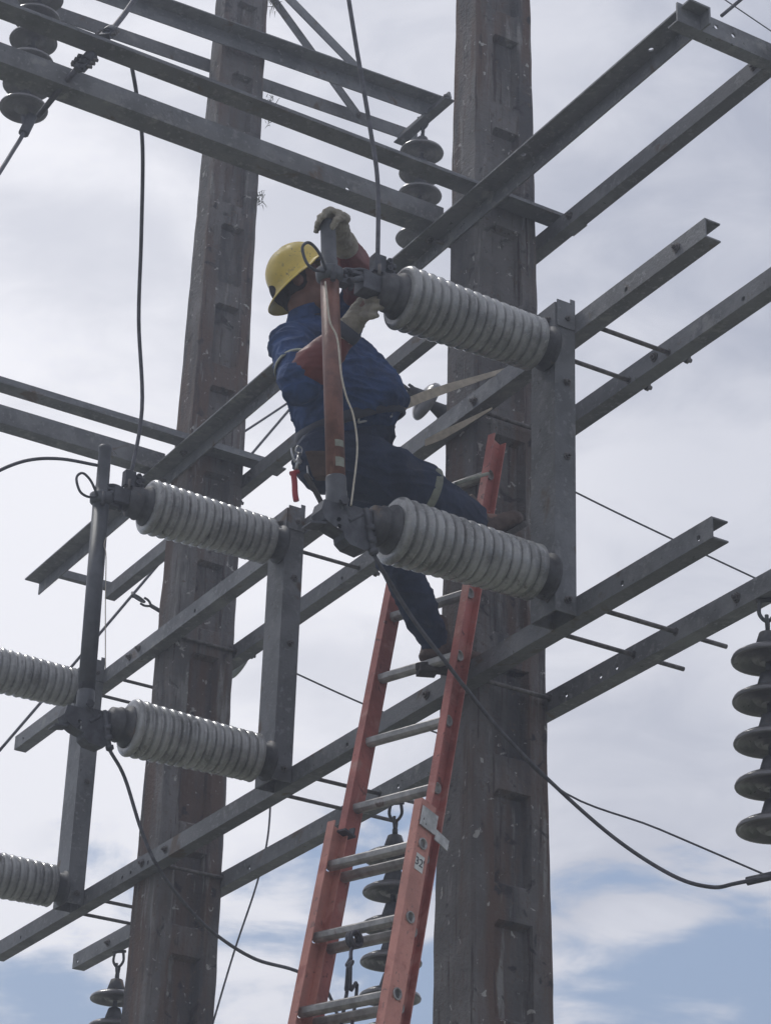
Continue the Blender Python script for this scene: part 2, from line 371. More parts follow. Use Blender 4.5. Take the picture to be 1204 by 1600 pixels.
# end pieces joining the upper pair
angleB(-4.38, -5.15, 5.50, 7.19, 'short dark steel angle closing the upper frame at the top right corner', v=.085, hz=.05, low=True, hdir=1, holes=[(.18,.05),(.26,.045)])
m = MB(); p0, p1 = at(82, 893, 0, 11.36), at(176, 918, 0, 11.36); m.obox((p0+p1)/2, (p1-p0)/2, (0.02,0,0), (0,0,.022))
tag(m.build('end_plate', M['steel']), 'short flat steel tie joining the left ends of the upper pair of beams', 'steel plate')
def flat_bar(pts, x, label, w_=.045, grp='diagonal flat braces high on the far pole'):
    a, b = at(*pts[0], 0, x), at(*pts[1], 0, x); m = MB(); d = (b-a); u = d.normalized(); s = u.cross(V(1,0,0)).normalized()
    m.obox((a+b)/2, d/2, s*w_/2, V(.004,0,0)); t = thing('brace', label, 'brace', a, grp)
    m.build('flat_bar', M['steel'], t); bolt(t, b-u*.04-V(.004,0,0), (-1,0,0)); bolt(t, a+u*.04-V(.004,0,0), (-1,0,0)); return t
flat_bar([(330,-135),(566,190)], 9.80, 'lower diagonal brace coming out behind the far pole to the narrow high angle', .055)
flat_bar([(395,-60),(600,150)], 9.72, 'upper diagonal brace slanting from the top edge down to the highest wide angle', .06)
# bracket for hanging string at the end of high pair
t = thing('end_bracket', 'short steel bracket with bolt hole at the end of the highest angle', 'bracket', at(665,190,0,9.7))
m = MB(); a, b = at(622,218,0,9.84), at(703,148,0,9.46); d = (b-a); u = d.normalized(); s = u.cross(V(0,1,0)).normalized()
m.obox((a+b)/2, d/2, s*.028, V(0,1,0).cross(V(0,0,0)) if False else V(0,.006,0)+V(0,0,0)); m.obox((a+b)/2-V(0,0,.03), d/2, V(0,.03,0), V(0,0,.004))
m.build('bracket_plate', M['steel'], t)
bolt(t, b-u*.03+V(-.006,.006,0), (-.5,.8,0))

# uprights between the middle and low channels
def upright(xa, label):
    t = thing('upright_channel', label, 'steel upright', (xa+.08, -4.34, 5.09), 'uprights carrying the post insulators')
    m = MB(); T = .007; z0, z1 = 5.088, 6.345; yw = -4.338; Wd = .152
    m.plate((xa, yw, z0), (0,0,1), (1,0,0), (0,-1,0), z1-z0, Wd, T, [(z1-z0-.03, Wd-.035, .018, .008), (z1-z0-.12, .02, .006, .006)])
    m.box((xa, YN+.002, z0), (xa+T, yw-T, z1)); m.box((xa+Wd-T, YN+.002, z0), (xa+Wd, yw-T, z1+.0))
    m.build('channel_section', M['steel'], t)
    for z in (z0+.05, z0+.62, z1-.33, z1-.06): bolt(t, (xa-.001, -4.39, z), (-1,0,0), .011)
    for z in (z0+.06, z1-.06): bolt(t, (xa+.045, yw+.001, z), (0,1,0), .012)
    c = MB()
    # clip angle that ties the upright back to the middle channel, its ear sticking up at the corner
    c.box((xa-.006, -4.425, z1-.10), (xa-.001, -4.345, z1+.012)); c.box((xa-.006, -4.425, z1+.012), (xa-.001, -4.405, z1+.03))
    c.build('clip_plate', M['steel'], t)
    return t
UX = [6.215, 8.25, 10.295]
upright(UX[0], 'steel upright on the near pole between the two nearest post insulators')
upright(UX[1], 'middle steel upright, between the two poles')
upright(UX[2], 'leftmost steel upright, beyond the far pole')

# threaded rods through the pairs
def rod(p0, p1, label):
    t = thing('threaded_rod', label, 'threaded rod', p0, 'threaded rods through the channel pairs')
    m = MB(); m.tube([p0, p1], .009, 8); m.build('shank', M['bolt'], t)
    d = (p1-p0).normalized()
    for yy in (YF-.012-.07, YF+.001):
        k = (yy-p0.y)/(p1.y-p0.y) if abs(p1.y-p0.y) > 1e-6 else .5
        if 0 < k < 1:
            q = p0+(p1-p0)*k; n = MB(); n.lathe(q, d, [(0,.017),(.012,.017)], 6, False); n.build('nut', M['bolt'], t)
    return t
for px_, hw_, w_ in ((XR, .14, 'near pole'), (XL, .115, 'far pole')):
    for zz, nm in ((7.22, 'upper'), (6.275, 'middle'), (5.12, 'low')):
        for sx, sn in ((-1, 'front'), (1, 'back')):
            if zz > 7 and sx < 0: continue
            rod(V(px_+sx*(hw_+(5.94-zz)*.009+.012), YN-.02, zz), V(px_+sx*(hw_+(5.94-zz)*.009+.012), -4.93, zz), 'tie rod along the %s of the %s joining the %s channels' % (sn, w_, nm))
for i, xa in enumerate(UX):
    for lev, (zz, nm) in enumerate(((6.262, 'middle'), (5.11, 'low'))):
        for j, xx in enumerate((xa-.05, xa+.20)):
            if lev == 0 and i == 2 and j == 1: pass
            where = ('the near pole upright', 'the middle upright', 'the leftmost upright')[i]
            rod(V(xx, YN-.01, zz), V(xx, (-5.05 if lev == 1 else -4.93), zz), '%s threaded rod behind %s, through the %s channels' % (('right-hand', 'left-hand')[j], where, nm))

# ------------------------------------------------------------------ post insulators
def shed_profile(L, r0, r1, n):
    p = [(0, r0*.95)]
    s = L/n
    for i in range(n):
        z = i*s
        q = r1*(1-.012*abs(i-(n-1)) *.9)  # sheds narrow slightly towards the base
        p += [(z+s*.04, r0*.97*q/r1), (z+s*.12, (r0+.25*(q-r0))), (z+s*.22, q*.955), (z+s*.34, q*.985), (z+s*.50, q), (z+s*.66, q*.993), (z+s*.80, q*.965), (z+s*.90, q*.92), (z+s*.96, r0*q/r1)]
    p.append((L, r0*.95)); return p
def post_insulator(o, L, label, n=15, r=.120, coreR=.104):
    """o: centre on the upright's face, runs along +y"""
    t = thing('post_insulator', label, 'insulator', o, 'grey ribbed post insulators')
    m = MB(); m.lathe(o, (0,1,0), [(0,.085),(.012,.085),(.013,.070),(.068,.070),(.07,.065)], 28); m.build('base_fitting', M['grout'], t)
    m = MB(); m.lathe(o+V(0,.065,0), (0,1,0), shed_profile(L, coreR, r, n), 44); m.build('porcelain_body', M['porcelain'], t)
    m = MB(); e = .065+L
    m.lathe(o+V(0,e-.006,0), (0,1,0), [(0,.086),(.008,.088),(.016,.085),(.020,.070),(.040,.068),(.044,.073),(.052,.073),(.056,.068),(.085,.066),(.09,.05),(.10,.048)], 28); m.build('end_cap', M['grout'], t)
    return t
PI_ = {}
def ins(nm, px, py, xa, label, L):
    c = at(px, py, 0, xa+.035); c.y = -4.336; post_insulator(V(xa+.035, -4.336, c.z), L, label); PI_[nm] = V(xa+.035, -4.336+.065+L+.09, c.z)
ins('Rt', 855, 545, UX[0], 'nearest upper ribbed post insulator, its cap by the gloved hand', .585)
ins('Rb', 852, 900, UX[0], 'nearest lower ribbed post insulator, in front of the boots on the ladder', .585)
ins('Mt', 427, 848, UX[1], 'upper ribbed post insulator in front of the far pole', .585)
ins('Mb', 402, 1185, UX[1], 'lower ribbed post insulator in front of the far pole', .585)
ins('Lt', 110, 1075, UX[2], 'upper ribbed post insulator cut by the left edge of the photo', .62)
ins('Lb', 84, 1385, UX[2], 'lowest ribbed post insulator cut by the left edge of the photo', .62)

# ------------------------------------------------------------------ cutout terminals and fuse tubes
def clamp_mb(m, c, s=1.):
    """a small bolted cable clamp: body, two jaws, two bolts with nuts"""
    c = Vector(c)
    m.obox(c, (.018*s,0,0), (0,.024*s,0), (0,0,.035*s))
    m.obox(c+V(0,-.03*s,.014*s), (.014*s,0,0), (0,.02*s,0), (0,.0,.010*s)); m.obox(c+V(0,-.03*s,-.016*s), (.014*s,0,0), (0,.02*s,0), (0,0,.010*s))
    for dz in (.016, -.014):
        m.tube([c+V(-.03*s,-.035*s,dz*s), c+V(.03*s,-.035*s,dz*s)], .006*s, 6); m.lathe(c+V(-.03*s,-.035*s,dz*s), (1,0,0), [(0,.012*s),(.012*s,.012*s)], 6, False)
        m.tube([c+V(0,-.01*s,dz*s), c+V(0,-.07*s,dz*s+.004)], .0065*s, 6); m.lathe(c+V(0,-.058*s,dz*s), (0,-1,0), [(0,.012*s),(.012*s,.012*s)], 6, False)
def cutout(top, bot, tp, bp, tmid, tubemat, tlabel, clabel, blabel, group_i):
    # top contact
    t = thing('top_contact', clabel, 'fuse contact', top, 'upper fuse contacts on the insulator ends')
    m = MB(); m.obox(top+V(0,.03,0), (.035,0,0), (0,.045,0), (0,0,.035)); m.obox(top+V(0,.07,.02), (.028,0,0), (0,.05,0), (0,0,.008)); 
    m.build('contact_block', M['steel_dark'], t, .004)
    m = MB(); m.tube(smooth_pts([top+V(.02,.0,.03), top+V(.02,.06,.055), top+V(.01,.12,.045), top+V(.0,.15,.01)]), .007, 8)
    m.tube(smooth_pts([top+V(-.025,.0,.02), top+V(-.025,.07,.04), top+V(-.02,.13,.02)]), .007, 8)
    m.tube([top+V(-.03,.08,.0), top+V(-.03,.13,-.03)], .012, 8); m.build('spring_clip', M['steel_dark'], t)
    m = MB(); m.tube([top+V(.0,.01,.02), top+V(.0,.01,.12)], .009, 8); m.tube([top+V(-.03,.01,.035), top+V(-.03,.01,.085)], .007, 6); m.build('stud', M['bolt'], t)
    m = MB(); clamp_mb(m, top+V(0,.0,.10)); m.build('cable_clamp', M['steel_dark'], t)
    # bottom hinge
    t = thing('hinge_contact', blabel, 'fuse hinge', bot, 'lower fuse hinges on the insulator ends')
    m = MB()
    m.obox(bot+V(0,.035,0), (.032,0,0), (0,.045,0), (0,0,.030))
    for sx in (-.028, .028):
        m.tube(smooth_pts([bot+V(sx,.04,.01), bot+V(sx,.09,-.03), bp+V(sx,-.035,-.045), bp+V(sx,0,.0)]), .011, 8)
    m.tube([bp+V(-.045,0,0), bp+V(.045,0,0)], .010, 8); m.lathe(bp+V(-.045,0,0), (-1,0,0), [(0,.018),(.01,.018)], 6, False)
    m.build('hinge_arms', M['steel_dark'], t)
    # stamped steel bracket below the hinge, with two real holes
    outl = [(.19,.02),(.20,-.02),(.185,-.05),(.15,-.07),(.112,-.08),(.108,-.10),(.085,-.118),(.03,-.125),(-.005,-.10),(-.01,.02)]
    m = MB(); m.ring([[bot+V(xx,yy,zz) for yy, zz in outl] for xx in (-.035,.035)], True, False)
    m.tube([bot+V(.0,.17,-.055), bot+V(.0,.235,-.075)], .008, 6); m.obox(bot+V(0,.205,-.068), V(.03,0,0), V(0,.03,-.006), V(0,0,.004))
    bo_ = m.build('bracket', M['steel_dark'], t)
    for yy, zz in ((.105,-.045),(.108,-.02)):
        c_ = MB(); c_.tube([bot+V(-.1,yy+.06,zz-.05), bot+V(.1,yy-.05,zz+.045)], .008, 10); co = c_.build('hole', M['steel_dark'], None)
        co.data.transform(Matrix.Translation(-Vector(t.location)))
        md = bo_.modifiers.new('h', 'BOOLEAN'); md.operation = 'DIFFERENCE'; md.solver = 'EXACT'; md.object = co
        bo_.location = t.location if False else (0,0,0); co.parent = t
        bpy.context.view_layer.update(); me_ = bpy.data.meshes.new_from_object(bo_.evaluated_get(bpy.context.evaluated_depsgraph_get())); bo_.modifiers.clear(); bo_.data = me_; bpy.data.objects.remove(co)
    m = MB(); q = bot+V(-.03,.02,.0)
    m.tube(smooth_pts([q+V(0,.01,.03), q+V(-.01,0,-.02), q+V(-.005,-.012,-.08), q+V(0,-.03,-.13)]), [.012]*19 if False else .012, 8)
    m.tube([q+V(-.006,-.004,-.03), q+V(-.006,-.012,-.05)], .018, 8); m.tube([q+V(-.006,-.012,-.07), q+V(0,-.02,-.09)], .018, 8); m.tube([q+V(0,-.025,-.11), q+V(0,-.03,-.125)], .017, 8)
    m.build('cable_lug', M['steel_dark'], t)
    # fuse tube
    t = thing('fuse_tube', tlabel, 'fuse tube', bp, 'long fuse tubes')
    d = (tp-bp); L = d.length; u = d.normalized(); mid = (tmid-bp).length
    r = .033 if group_i == 0 else .035
    m = MB(); m.lathe(bp, u, [(.07,r),(mid,r)], 24); m.build('tube_barrel', tubemat, t)
    m = MB(); m.lathe(bp+u*(mid-.0), u, [(0,r*1.02),(.012,.047),(.045,.05),(.055,.036),(.06,.029),(.085,.031),(.09,.028),(L-mid-.02,.027),(L-mid-.015,.029),(L-mid,.028)], 24); m.build('top_ferrule', M['tube_grey'], t)
    m = MB(); m.lathe(bp, u, [(-.05,.034),(.0,.037),(.05,.037),(.055,.035),(.10,.035),(.105,.034)], 24); m.build('bottom_ferrule', M['tube_grey'], t)
    m = MB(); c = bp+u*(mid+.02)
    side = V(0,1,0)
    pts = [c+V(-.03,.03,.0), c+V(-.05,.075,.05), c+V(-.05,.115,.075), c+V(-.05,.14,.045), c+V(-.05,.12,-.01), c+V(-.04,.08,-.02), c+V(-.03,.04,-.005)]
    m.tube(smooth_pts(pts), .0055, 8); m.build('pull_ring', M['chrome'] if False else M['steel_dark'], t)
    m = MB(); m.obox(c+V(0,-.045,.0), (.02,0,0), (0,.03,0), (0,0,.014)); m.tube(smooth_pts([c+V(0,-.03,.03), c+V(0,-.06,.045), c+V(0,-.09,.02), c+V(0,-.085,-.02)]), .009, 8)
    m.tube([c+V(-.03,-.05,.01), c+V(.03,-.05,.01)], .006, 6)
    m.tube([c+V(-.045,.01,-.04), c+V(-.045,.01,.02)], .010, 6)
    m.build('latch_hook', M['steel_dark'], t)
    if group_i == 0:
        for dd, hh in ((.22,.025),(.15,.035)):
            m = MB(); arc = []
            for k in range(6):
                a_ = R(150+k*12); arc.append((math.cos(a_), math.sin(a_)))
            rings = []
            ux = V(1,0,0)-u*u.x; ux.normalize(); uy = u.cross(ux)
            for zz in (dd-hh/2, dd+hh/2): rings.append([bp+u*zz+(ux*cx+uy*sy)*(r+.001) for cx, sy in arc])
            vs = rings[0]+rings[1]; m.add(vs, [(k, k+1, 6+k+1, 6+k) for k in range(5)])
            m.build('worn_sticker', M['pale_strap'], t)
    return t
def cut_pts(i, nt_, nb, ptop, pmid, pbot):
    x = UX[i]+.035
    return PI_[nt_], PI_[nb], at(*ptop, 0, x), at(*pbot, 0, x), at(*pmid, 0, x)
a = cut_pts(0, 'Rt', 'Rb', (512,347), (511,440), (526,790))
TUBE_R = a
cutout(*a, M['tube'], 'red-brown fuse tube in front of the lineworker, gripped at its top by a glove', 'upper fuse contact between the gloved hands, on the nearest upper insulator', 'lower fuse hinge at the knee level of the lineworker, with chain-like cable lug', 0)
a = cut_pts(1, 'Mt', 'Mb', (165,698), (160,790), (133,1105))
TUBE_M = a
cutout(*a, M['tube_grey'], 'grey fuse tube on the left phase, with a pull ring sticking out at its top', 'upper fuse contact at the left, on the insulator before the far pole', 'lower fuse hinge at the left, beside the leftmost upright', 1)

# ------------------------------------------------------------------ suspension disc strings
def disc_string(o, d, n, label, group, pitch=.146, R_=.127, m_=None, shackle=True, first=.12):
    d = Vector(d).normalized(); t = thing('insulator_string', label, 'insulator string', o, group)
    m = MB(); s = d.orthogonal().normalized(); q = d.cross(s)
    if shackle:
        m.tube(smooth_pts([o-d*.02+s*.022, o+d*.03+s*.026, o+d*.06, o+d*.03-s*.026, o-d*.02-s*.022]), .007, 8)
        m.tube(smooth_pts([o+d*.045+q*.02, o+d*.075+q*.018, o+d*.10, o+d*.075-q*.018, o+d*.045-q*.02]), .007, 8)
        m.tube([o-d*.02-s*.035, o-d*.02+s*.035], .008, 8); m.tube([o+d*.095, o+d*first], .012, 8)
        m.build('shackle', M['grout'], t)
    for i in range(n):
        c = o+d*(first+i*pitch); k = R_/.127
        m = MB(); m.lathe(c, d, [(0,.018*k),(.005,.03*k),(.03,.038*k),(.07,.05*k),(.074,.046*k)], 20); m.build('disc_cap', M['grout'], t)
        m = MB(); m.lathe(c, d, [(.066,.045*k),(.070,.07*k),(.078,.10*k),(.092,.122*k),(.104,.127*k),(.110,.125*k),(.108,.115*k),(.098,.105*k),(.110,.098*k),(.096,.085*k),(.112,.075*k),(.094,.062*k),(.108,.05*k),(.10,.036*k),(.115,.03*k)], 32); m.build('porcelain_disc', m_ or M['disc'], t)
        if i < n-1: m = MB(); m.tube([c+d*.10, c+d*pitch], .012, 8); m.build('pin', M['grout'], t)
    return t, o+d*(first+n*pitch)
GS = 'hanging strings of disc insulators'
o1 = at(618, 1262, 1, YF-.03); disc_string(o1, (0,0,-1), 9, 'disc insulator string hanging behind the ladder rungs', GS)
o2 = at(1197, 946, 1, YF-.03); disc_string(o2, (0.0,.012,-1), 5, 'disc insulator string hanging from the low rear channel at the right edge', GS, pitch=.150, first=.10)
o3 = at(186, 1493, 1, YF-.03); disc_string(o3, (0,0,-1), 5, 'disc insulator string at bottom left, half hidden by the far pole', GS)
o4 = at(661, 188, 0, 9.70); disc_string(o4, (.03,.0,-1), 5, 'dark disc string hanging from the highest angle beside the near pole', GS, pitch=.146, first=.12)
o5 = at(70, -55, 0, 9.70); t5, e5 = disc_string(o5, (.0,.02,-1), 6, 'dark disc string at the top left, a cable leaving from its foot', GS)
o6 = at(212, 932, 0, 11.2); p6 = at(406, 1048, 0, 11.2); disc_string(o6, p6-o6, 4, 'nearly level disc string passing behind the far pole', 'strain strings of disc insulators', m_=M['disc_pale'], first=.17)
o7 = at(622, 598, 0, 8.2); p7 = at(700, 650, 0, 8.2); disc_string(o7, p7-o7, 3, 'strain disc string just behind the belt strap, left of the near pole', 'strain strings of disc insulators', m_=M['disc'], first=.06, pitch=.13, R_=.10)

# ------------------------------------------------------------------ wires
def wire(name, label, pts, r, mt='cable', cat='cable', group=None, k=7):
    m = MB(); m.tube(smooth_pts(pts, k), r, 8); o = m.build(name, M[mt])
    return tag(o, label, cat, group)
xr = UX[0]+.035; xm = UX[1]+.035
wire('jumper_cable', 'thick cable dropping from the top edge to the clamp beside the raised arm', [at(540,-30,0,xr), at(556,70,0,xr), at(578,200,0,xr), at(590,290,0,xr), PI_['Rt']+V(0,0,.06)], .0085)
wire('jumper_cable', 'long cable hanging from the pale cross angle down to the left fuse contact', [at(205,98,0,7.26), at(214,150,0,7.4), at(223,230,0,7.7), at(221,370,0,8.0), at(217,500,0,8.2), at(222,640,0,xm), PI_['Mt']+V(0,0,.06)], .0085)
wire('jumper_cable', 'arched cable entering from the left edge and ending at the grey fuse tube', [at(-30,757,0,xm), at(0,735,0,xm), at(45,719,0,xm), at(95,717,0,xm), at(152,727,0,xm)], .0075)
wire('jumper_cable', 'sagging cable from the nearest lower hinge past the ladder to the right edge', [PI_['Rb']+V(-.03,-.01,-.13), at(640,960,0,6.3), at(700,1040,0,6.35), at(775,1135,0,6.5), at(860,1222,0,6.6), at(960,1310,0,6.55), at(1050,1368,0,6.4), at(1110,1386,0,6.3), at(1150,1380,0,6.2), at(1215,1366,0,6.1)], .0072)
wire('guy_wire', 'thin wire from the near pole edge down to the right edge', [at(700,1040,0,6.42), at(860,1224,0,6.66), at(1030,1296,0,6.5), at(1225,1380,0,6.3)], .0038, cat='wire')
wire('jumper_cable', 'cable from the left lower hinge crossing the far pole and passing behind the ladder', [PI_['Mb']+V(-.03,-.01,-.13), at(195,1215,0,xm), at(222,1300,0,xm), at(250,1360,0,8.3), at(300,1425,0,8.5), at(345,1466,0,8.6), at(400,1499,0,8.7), at(460,1516,0,8.8), at(505,1540,0,8.8), at(535,1605,0,8.8)], .0075)
wire('guy_wire', 'straight thin wire rising from the left edge to behind the shirt', [at(-10,1184,0,11.5), at(145,1003,0,11.5), at(396,706,0,11.5), at(470,619,0,11.5)], .0085, cat='wire')
wire('guy_wire', 'fine wire joining the shirt silhouette and the far pole', [at(340,700,0,11.6), at(390,669,0,11.6), at(470,616,0,11.6)], .0075, cat='wire')
wire('guy_wire', 'thin curved wire hanging down behind the low channels beside the far pole', [at(424,1230,0,9.6), at(418,1310,0,9.6), at(400,1385,0,9.6), at(365,1490,0,9.6), at(325,1625,0,9.6)], .005, cat='wire')
wire('guy_wire', 'thin wire running from behind the near upright to the right edge', [at(880,760,0,7.6), at(1000,819,0,7.6), at(1225,925,0,7.6)], .0042, cat='wire')
wire('guy_wire', 'thin wire between the middle upright and the ladder', [at(440,1042,0,9.3), at(570,1101,0,9.2), at(710,1156,0,9.1)], .0045, cat='wire')
wire('guy_wire', 'faint thin wire across the top right corner', [at(1110,-15,0,8), at(1225,63,0,8)], .0035, cat='wire')
wire('jumper_cable', 'short thick cable stub at the top right corner', [at(1126,25,0,5.5), at(1165,-8,0,5.45), at(1200,-40,0,5.4)], .007)
wire('jumper_cable', 'cable slanting from the top left disc string to the left edge', [e5+V(0,0,.0), at(38,205,0,9.70), at(18,240,0,9.6), at(-12,288,0,9.5)], .011)
def strain(p, q, label):
    t = thing('strain_clamp', label, 'cable clamp', p, 'strain clamps on the upper cable'); d = (q-p).normalized(); s = d.orthogonal().normalized(); m = MB()
    m.tube([p, q], .013, 8); m.tube([p+d*.02, p+d*.06], .026, 8); m.tube([q-d*.10, q-d*.03], .022, 8)
    m.obox((p+q)/2, d*.05, s*.022, d.cross(s)*.012); m.build('clamp_body', M['steel_dark'], t)
    m = MB()
    for k in (.3, .5, .7):
        c = p+(q-p)*k; m.tube([c-s*.04, c+s*.04], .008, 6); m.lathe(c-s*.045, s, [(0,.014),(.012,.014)], 6, False)
    m.build('u_bolt', M['bolt'], t)
wire('jumper_cable', 'straight cable crossing the two upper left angles', [at(218,-12,0,7.5), at(190,28,0,7.45), at(150,75,0,7.3), at(118,110,0,7.2), at(60,182,0,7.4), at(45,202,0,9.2)][:5], .012)
strain(at(176,46,0,7.12), at(163,58,0,7.08), 'upper strain clamp on the pale side of the cross angle at top left')
strain(at(146,84,0,6.95), at(122,110,0,6.95), 'lower strain clamp with bolts under the dark cross angle at top left')
wire('foot_clamp', 'small clamp where the cable leaves the top left disc string', [at(50,182,0,9.7), at(44,195,0,9.7), at(37,209,0,9.7)], .028, 'steel_dark', 'cable clamp')
wire('end_sleeve', 'crimped sleeve on the sagging cable at the right edge', [at(1166,1377,0,6.2), at(1215,1366,0,6.1)], .016, 'steel_dark', 'cable sleeve')
wire('twine', 'thin twine dangling beside the grey fuse tube', [at(166,840,0,8.25), at(163,852,0,8.25), at(166,870,0,8.25), at(165,940,0,8.25), at(165,1045,0,8.25)], .0022, 'string', 'twine')
wire('twine', 'pale string hanging along the red-brown fuse tube', [at(508,440,0,6.19), at(512,480,0,6.19), at(516,505,0,6.19), at(527,530,0,6.19), at(533,585,0,6.19), at(541,620,0,6.2), at(552,650,0,6.2), at(558,700,0,6.2), at(552,760,0,6.2), at(548,790,0,6.2)], .0035, 'string', 'twine')

# ------------------------------------------------------------------ moss tufts on the poles
def tuft(p, label, n=46, r=.055):
    m = MB()
    for i in range(n):
        d = Vector((random.gauss(0,1), random.gauss(0,1), random.gauss(-.1,.9))).normalized()*r*random.uniform(.4,1.3); q = Vector(p)+Vector((random.gauss(0,.012), random.gauss(0,.012), random.gauss(0,.02)))
        s = d.orthogonal().normalized()*.0022; m.add([q-s, q+s, q+d*.6+s*.7+V(0,0,.004), q+d*.6-s*.7+V(0,0,.004), q+d-V(0,0,.01)], [(0,1,2,3),(3,2,4)])
    tag(m.build('air_plant', M['leaf'], recalc=False), label, 'plant', 'air plants growing on the far pole')
ye = YR-.14
for (px, py, lb, rr) in ((404,312,'bushy air plant on the right edge of the far pole below the beams',.06), (423,158,'small air plant on the far pole just under the narrow high angle',.045), (430,5,'air plant on the far pole at the very top edge of the photo',.05), (383,640,'tiny air plant on the far pole beside the shirt back',.03), (420,188,'thin dry wisps under the dark cross angle on the far pole',.03)):
    tuft(at(px, py, 0, 9.66), lb, int(30*rr/.04), rr)

# ------------------------------------------------------------------ extension ladder
RD = V(math.cos(.331), math.sin(.331), 0); LU = V(.0741,-.1946,.978).normalized(); LN = RD.cross(LU).normalized()   # LN away from camera
LO = V(6.8485,-4.345,5.1396); SP = .2836
Lt = thing('extension_ladder', 'red fibreglass extension ladder leaning on the near pole, marked 32', 'ladder', LO-LU*(LO.z/LU.z))
def rail(o, L0, L1, outdir, depth, wid, name, mt, openout, holes=(), open_label=None):
    """rail along LU from L0 to L1; web perpendicular to RD; depth along LN"""
    m = MB(); T = .005
    m.plate(o+LU*L0-LN*depth/2, LU, LN, outdir*(1 if not openout else -1), L1-L0, depth, T, [(h-L0, depth/2, .017, .017) for h in holes])
    fd = outdir if openout else -outdir
    off = 0
    for k, sgn in ((-depth/2, 1), (depth/2-T, 1)):
        c = o+LU*(L0+L1)/2+LN*(k+T/2)+fd*(wid/2)
        m.obox(c, LU*((L1-L0)/2), LN*T/2, fd*wid/2)
    r = m.build(name, mt, Lt); r['label'] = open_label or name; return r
rungs_fly = [k for k in range(-9, 4)]
fr = LO; fl_ = LO+RD*.376
hf = [SP*k for k in rungs_fly]
r1 = rail(fr, -2.75, SP*3.62, -RD, .076, .028, 'rail', M['red'], True, hf, 'right rail of the upper section, its square cut top against the pole')
r2 = rail(fl_, -2.75, SP*3.62, RD, .076, .028, 'rail', M['red'], True, hf, 'left rail of the upper section')
bo = atp(657.8, 1319, LO-LN*.085-RD*.02, LN); W2 = .376+.05
up0 = (atp(642, 1262, LO-LN*.085-RD*.02, LN)-bo).dot(LU)
hb = [-SP*k for k in range(0, 15)]
Lb0 = -bo.z/LU.z
r3 = rail(bo, Lb0, up0, -RD, .080, .030, 'rail', M['pink'], False, hb, 'pale faded right rail of the lower section, coloured as if lit, with a white number label')
r4 = rail(bo+RD*W2, Lb0, up0, RD, .080, .030, 'rail', M['pink'], False, hb, 'left rail of the lower section')
def rung(p, q):
    m = MB(); d = (q-p).normalized(); u = V(0,0,1); v = d.cross(u); u = v.cross(d); rings = []
    prof = [(.020,-.012),(.020,.010),(.013,.017),(-.013,.017),(-.020,.010),(-.018,-.008),(-.009,-.017),(.009,-.017)]
    for c in (p, q): rings.append([c+v*a_+u*b_ for a_, b_ in prof])
    m.ring(rings, True, False); return m.build('rung', M['alu'], Lt, .0015)
def sleeve_ring(p, out):
    m = MB(); m.lathe(p, out, [(-.004,.0215),(.004,.0215),(.0045,.0165),(-.004,.0165)], 20); return m.build('rung_collar', M['alu'], Lt)
for k in rungs_fly:
    rung(fr+LU*SP*k-RD*.001, fl_+LU*SP*k+RD*.001); sleeve_ring(fr+LU*SP*k-RD*.004, -RD)
for h in hb:
    if (bo+LU*h).z < .15: continue
    rung(bo+LU*h+RD*.006, bo+RD*(W2-.006)+LU*h); sleeve_ring(bo+LU*h-RD*.006, -RD)
# guide bracket, label with number, rope
m = MB(); gb = bo+LU*(up0-.075)
m.plate(gb-LN*.036-LU*.03-RD*.009, LN, LU, -RD, .085, .075, .004, [(.015,.058,.006,.004),(.04,.062,.006,.004),(.014,.028,.003,.005),(.04,.03,.003,.005),(.015,.012,.003,.004),(.03,.014,.003,.004)])
m.plate(gb+LN*.05-LU*.045-RD*.009, (LN*.99-LU*.1).normalized(), LU, -RD, .075, .04, .004)
m.build('guide_bracket', M['plate'], Lt)
lab = bo-LU*.075-RD*.0065
m = MB(); m.obox(lab, LN*.022, LU*.031, RD*.0006); o = m.build('number_label', M['white'], Lt)
fc = bpy.data.curves.new('number_text', 'FONT'); fc.body = "32'"; fc.size = .042; fc.align_x = 'CENTER'; fc.align_y = 'CENTER'; fc.extrude = .0004
fo = bpy.data.objects.new('tmp', fc); COL.objects.link(fo); bpy.context.view_layer.update()
me = bpy.data.meshes.new_from_object(fo.evaluated_get(bpy.context.evaluated_depsgraph_get())); bpy.data.objects.remove(fo)
tx, ty = LN, LU
me.transform(Matrix(((tx.x, ty.x, -RD.x, lab.x-RD.x*.0015), (tx.y, ty.y, -RD.y, lab.y-RD.y*.0015), (tx.z, ty.z, -RD.z, lab.z-RD.z*.0015), (0,0,0,1))))
me.materials.clear(); me.materials.append(M['black']); fo = bpy.data.objects.new('number_print', me); COL.objects.link(fo); attach(fo, Lt)
for p_, mt in ((bo, r3), (bo+RD*W2, r4)):
    pass
# stop hooks at the foot of each upper rail seam
m = MB(); q0 = bo+RD*(W2-.03)+LU*(up0-.02); m.obox(q0+LN*.03, RD*.02, LN*.03, LU*.004); m.obox(q0+LN*.055+LU*.015, RD*.012, LN*.004, LU*.02); m.build('rail_cap', M['steel_dark'], Lt)
